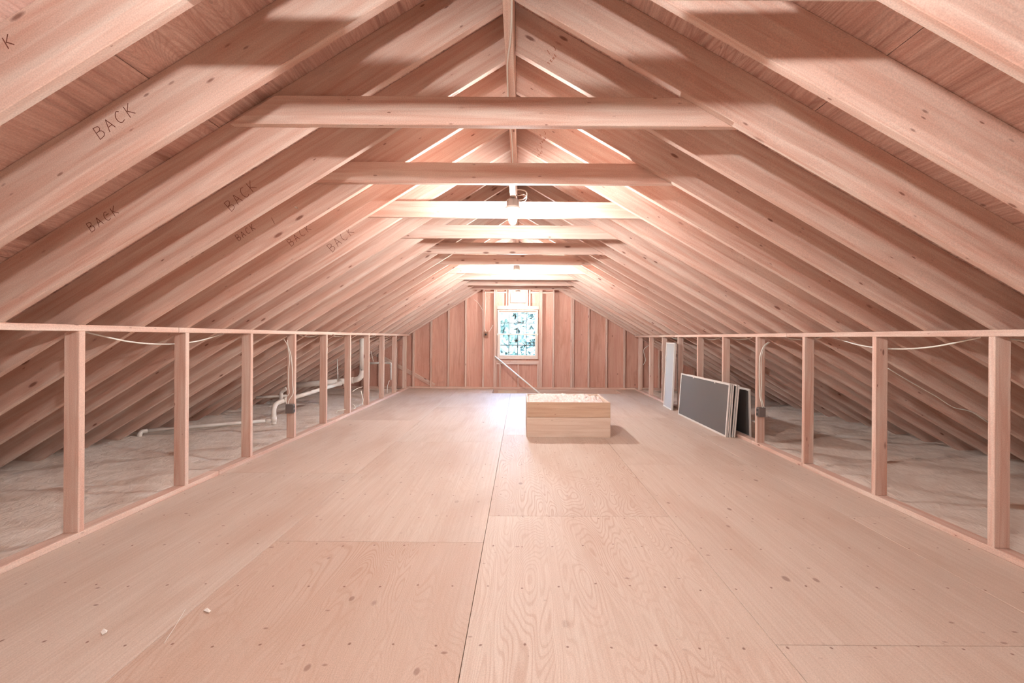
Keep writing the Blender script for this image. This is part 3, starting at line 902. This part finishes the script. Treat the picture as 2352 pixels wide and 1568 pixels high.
cable('electrical_cable', [P(652, 779, yc), P(660, 792, yc), P(668, 815, yc), P(671.5, 850, yc), P(672, 880, yc), P(673, 903, yc), P(664, 918, yc), P(661.5, 929, yl - .03)], 0.005, 'right-hand white cable dropping to the left outlet box')
cable('electrical_cable', [P(660, 780, yc), P(662, 800, yc), P(665.5, 825, yc), P(663, 850, yc), P(662.5, 885, yc), P(664, 903, yc), P(655, 915, yc), P(659, 929, yl - .03)], 0.005, 'left-hand white cable dropping to the left outlet box')
yc = yr - 0.03
cable('electrical_cable', [P(1768, 786, yc), P(1757, 795, yc), P(1750, 815, yc), P(1748, 840, yc), P(1749, 880, yc), P(1748, 908, yc), P(1752, 925, yc), P(1755, 936, yc)], 0.0055, 'white cable dropping to the right outlet box, nearer the wall')
cable('electrical_cable', [P(1765, 785, yc - .01), P(1753, 797, yc - .01), P(1745.5, 820, yc - .01), P(1744, 850, yc - .01), P(1744, 880, yc - .01), P(1745, 908, yc - .01), P(1749, 925, yc - .01), P(1751, 936, yc)], 0.0055, 'white cable dropping to the right outlet box, nearer the room')

# cables sagging under the knee wall plates
def sag(x, y0, y1, dip, label):
    ys = [y0 + (y1 - y0) * t for t in (0, .25, .5, .75, 1)]
    zs = [KTOP - T - 0.004 - dip * s for s in (0, .75, 1, .75, 0)]
    return cable('electrical_cable', [(x, y, z) for y, z in zip(ys, zs)], 0.0055, label)
LW, RW = XL - 0.11, XR + 0.11
for i, (y0, y1, dp, la) in enumerate(((2.70, 3.95, .085, 'white cable sagging widely behind the first and second left studs'),
                                      (5.30, 5.80, .025, 'white cable sagging under the left plate past the outlet stud'),
                                      (6.2, 6.7, .02, 'short white cable sag under the left plate in front of the grey drain'),
                                      (7.55, 8.1, .03, 'short white cable sag under the left plate past the drain riser'),
                                      (8.4, 9.0, .03, 'farthest white cable sag under the left plate'))):
    sag(LW, y0, y1, dp, la)
for i, (y0, y1, dp, la) in enumerate(((2.62, 3.85, .085, 'white cable sagging widely behind the second right stud'),
                                      (1.6, 2.5, .05, 'white cable running past the nearest right stud'),
                                      (4.0, 4.55, .02, 'short white cable sag under the right plate near the outlet drop'),
                                      (5.2, 5.75, .025, 'white cable sag under the right plate above the leaning screens'),
                                      (6.0, 6.6, .03, 'white cable sag under the right plate past the leaning screens'),
                                      (7.3, 7.95, .03, 'white cable sag under the right plate beyond the tall screen'))):
    sag(RW, y0, y1, dp, la)

# box on a gable stud with cables climbing to the ties
gy = SY0
root = empty('electrical_box', P(1116.5, 768, gy), None, 'brownish switch box on the gable stud left of the window', 'electrical box')
a = P(1111.3, 775, gy); b = P(1121.5, 761.5, gy)
M_brown = plain('brown_box', srgb(150, 108, 88), 0.6)
box('box_body', (a.x, gy - 0.05, a.z), (b.x, gy - 0.0006, b.z), M_brown, root, 'Z', 0.003)
cx, cz = (a.x + b.x) / 2, (a.z + b.z) / 2
lathe('knob', [(0.02, -0.02), (0.02, 0.02), (0.012, 0.024)], (cx, gy - 0.055, cz), M_dark, root, 10)
yy = gy - 0.02
cable('electrical_cable', [P(1115, 668, yy), P(1115.5, 700, yy), P(1113.5, 740, yy), P(1113.8, 756, yy), P(1117, 762, yy)], 0.006, 'white cable climbing from the gable switch box to the ties')
cable('electrical_cable', [P(1132.5, 746, yy), P(1127, 756, yy), P(1122, 763, yy)], 0.005, 'short white cable running from the window stud to the switch box')
cable('electrical_cable', [P(1089, 688, yy), P(1096, 693, yy), P(1104, 704, yy), P(1108, 712, yy)], 0.0035, 'thin white wire curling across the gable boards')
# right side hanging wire at the far studs
yy = 9.60
cable('electrical_cable', [P(1490, 793, yy), P(1479, 802, yy), P(1480, 815, yy), P(1483, 825, yy), P(1481, 832, yy), P(1477, 838, yy)], 0.006, 'white wire bundle hanging by the farthest right studs')
# thin wire along the roof on the right
cable('electrical_cable', [P(2040, 846, 3.35), P(2090, 876, 3.45), P(2150, 910, 3.55), P(2190, 935, 3.6), P(2230, 945, 3.62), P(2272, 972, 3.7)], 0.004, 'thin slack wire under the right rafters behind the studs')

# ================================================================ DRAIN PIPES
pipes = empty('drain_pipe', P(630, 970, 6.0), None, 'white plastic drain pipes running along the left eave to a riser', 'pipe')
def pipe(nm, pts, r, curve=False, n=6): return tube(nm, pts, r, M_pvc, pipes, 14, curve, n)
def collar(p0, p1, r):
    return tube('coupling', [p0, p1], r, M_pvc, pipes, 14, False)
A = P(333, 989, 5.27); B = P(624, 965, 6.0)
pipe('pipe_run', [A, B], 0.021)
pipe('elbow', [A + Vector((.02, .01, 0.0)), P(326, 991, 5.24), P(321, 997, 5.22), P(320, 1004, 5.22)], 0.026, True)
collar(B - (B - A).normalized() * 0.07, B, 0.027)
G = P(629, 974, 6.0)
pipe('trap_bend', [G, P(629, 955, 6.0), P(629, 940, 6.02), P(634, 928, 6.06), P(645, 922, 6.12), P(659, 918, 6.2)], 0.031, True)
collar(P(629, 968, 6.0), P(629, 957, 6.0), 0.036)
collar(P(652, 920, 6.15), P(660, 917.5, 6.2), 0.036)
J = P(781, 880.5, 7.42)
pipe('pipe_run', [P(659, 918, 6.2), J], 0.030)
collar(P(772, 882.7, 7.35), P(783, 880, 7.44), 0.037)
K0, K1 = P(683, 884, 7.62), P(794, 875, 7.6)
pipe('pipe_run', [P(668, 885.5, 7.62), K1], 0.048)
collar(P(778, 876, 7.6), P(797, 874.5, 7.6), 0.055)
pipe('elbow', [K1, P(812, 873, 7.6), P(824, 869, 7.6), P(831, 860, 7.6), P(832.5, 848, 7.6)], 0.048, True, 8)
collar(P(806, 873.5, 7.6), P(812, 873, 7.6), 0.055)
pipe('riser', [P(832.5, 850, 7.6), P(832.5, 776, 7.6)], 0.048)
tube('hanger_strap', [P(774.5, 824, 7.62), P(776.5, 882, 7.58)], 0.007, M_cable, pipes, 6, False)
far_pipe = empty('drain_pipe', P(620, 911, 6.85), None, 'short thin white pipe with tee lying low behind the left eave', 'pipe')
tube('pipe_run', [P(589, 912.5, 6.8), P(660, 908.5, 6.88)], 0.019, M_pvc, far_pipe, 12, False)
tube('tee', [P(646, 917, 6.85), P(646, 902, 6.85), P(651, 897, 6.85), P(658, 892, 6.85)], 0.028, M_pvc, far_pipe, 12, True)
vp = empty('vent_pipe', P(875, 833, 9.3), None, 'small white pipe with elbow behind the farthest left studs', 'pipe')
tube('pipe_run', [P(846, 834, 9.3), P(893, 833, 9.3)], 0.024, M_pvc, vp, 12, False)
tube('elbow', [P(890, 833, 9.3), P(896, 833.5, 9.3), P(898.3, 838, 9.3), P(898.3, 846, 9.3)], 0.026, M_pvc, vp, 12, True)
tube('drop', [P(898.3, 845, 9.3), P(898.3, 872, 9.3)], 0.022, M_pvc, vp, 12, False)
tube('hanger_strap', [P(852, 806, 9.28), P(857.5, 830, 9.3)], 0.007, M_cable, vp, 6, False)
rpipe = empty('pipe_stub', P(1725, 963, 5.6), None, 'short white pipe lying on insulation behind the screens', 'pipe')
tube('pipe_run', [P(1716, 961, 5.62), P(1740, 970.5, 5.2)], 0.012, M_pvc, rpipe, 10, False)
# loose wires low on the left
cable('loose_wire', [P(810, 899, 7.0), P(818, 893, 7.05), P(826, 890, 7.1), P(832, 888, 7.15)], 0.005, 'short white wire arching low under the grey drain pipe')
cable('loose_wire', [P(828.5, 900, 6.9), P(829.5, 897, 6.9), P(831, 906, 6.9), P(834, 918, 6.85), P(832, 929, 6.7)], 0.006, 'white wire end dangling beside a left stud')
cable('loose_wire', [P(894, 874, 8.6), P(890.5, 884, 8.6), P(889.5, 893, 8.6), P(889, 901, 8.5)], 0.006, 'white wire hanging from the small far pipe')
cable('loose_wire', [P(773, 949, 6.45), P(775, 943, 6.45), P(784, 942, 6.5), P(793, 940, 6.55)], 0.005, 'bent white wire lying on the left insulation')
cable('loose_wire', [P(809, 929, 6.6), P(814, 931, 6.6), P(816, 937, 6.6), P(812, 939, 6.55)], 0.005, 'small white wire hook beside the left bottom plate')

# ================================================================ POLE IN THE STAIR OPENING, OFFCUT, LITTER
top = P(1137, 818.5, 10.10); mid = P(1232, 897, 9.62)
dirn = (mid - top).normalized()
t_ = (-0.245 - top.z) / dirn.z
pole = tube('wooden_pole', [top, top + dirn * t_], 0.017, M_white, None, 12, False)
tag(pole, 'long white pole slanting from the gable studs into the stair opening', 'pole')
off = prism('plywood_offcut', [(-0.52, 10.10, -0.268), (-0.08, 10.10, -0.268), (-0.08, 10.125, -0.03), (-0.52, 10.125, -0.03)], (0, -0.012, 0), M_board, None, frame_along((-.5, 10.1, -.2), (0, 10.1, -.2)))
tag(off, 'pale plywood offcut leaning on the far side of the stair opening', 'board')
def scrap(pts, label):
    vs = [P(x, y, 1200 / ((y - VPY) - 0.0061 * (x - VPX)) * 1.0) for x, y in pts]
    vs = [Vector((v.x, v.y, 0.0025 + 0.004 * (i % 2))) for i, v in enumerate(vs)]
    o = prism('paper_scrap', vs, (0, 0, 0.0012), M_paper, None, Matrix.Translation(vs[0]), bevel=0)
    tag(o, label, 'scrap')
scrap([(467, 1403), (476, 1399), (485, 1404), (480, 1410)], 'white paper scrap on the dark-grained floor sheet')
scrap([(231, 1453), (238, 1447), (247, 1449), (245, 1456), (235, 1459)], 'white paper scrap on the plain floor sheet at lower left')
def fl(x, y):
    d = 1.2 * FPX / ((y - VPY) - 0.0061 * (x - VPX)); v = P(x, y, d); return Vector((v.x, v.y, 0.003))
st = tube('straw', [fl(426, 1400), fl(402, 1440), fl(377, 1478)], 0.0012, M_cable, None, 5)
tag(st, 'thin pale straw lying across the floor sheet edge', 'straw')

# ================================================================ OUTSIDE: LAWN AND TREES BEYOND THE WINDOW
lawn = make('ground', [(-60, 10.6, -3.2), (60, 10.6, -3.2), (60, 90, -3.2), (-60, 90, -3.2)], [(0, 1, 2, 3)], M_lawn)
tag(lawn, 'sunlit lawn far below the gable window', None, None, 'structure')
def tree(x, y, r, zc, label, mat, seed, leaf=1.0):
    rr = random.Random(seed)
    t = empty('tree', (x, y, -3.2), None, label, 'tree', 'trees seen through the window')
    tube('trunk', [(x, y, -3.2), (x + .1, y, -1), (x, y + .1, zc)], [0.2 - 0.008 * i for i in range(13)], M_bark, t, 10)
    verts, faces = [], []
    for i in range(9000):
        u = Vector((rr.gauss(0, 1), rr.gauss(0, 1), rr.gauss(0, 1))).normalized()
        rad = r * (0.62 + 0.38 * rr.random()) * (1 + 0.22 * noise.noise(u * 2.6 + Vector((seed, 0, 0))))
        p = Vector((x, y, zc)) + Vector((u.x * rad, u.y * rad, u.z * rad * 1.15))
        a = Vector((rr.uniform(-1, 1), rr.uniform(-1, 1), rr.uniform(-1, 1))).normalized()
        b = a.orthogonal().normalized()
        s = rr.uniform(0.09, 0.19) * leaf
        k = len(verts)
        verts += [p - a * s, p + b * s * .7, p + a * s, p - b * s * .7]
        faces.append((k, k + 1, k + 2, k + 3))
    me = bpy.data.meshes.new('crown'); me.from_pydata([v - Vector((x, y, zc)) for v in verts], [], faces); me.materials.append(mat)
    o = bpy.data.objects.new('crown', me); o.location = (x, y, zc); link(o, t)
    return t
tree(-2.3, 15.6, 2.1, 0.6, 'leafy tree filling the left panes of the window', M_leaf, 1, 1.2)
tree(2.0, 19.8, 2.1, 0.3, 'leafy tree filling the right panes of the window', M_leaf2, 2, 1.3)
tree(-0.3, 25.0, 3.0, 1.0, 'larger cool green tree behind the two nearer window trees', M_leaf2, 3, 2.2)
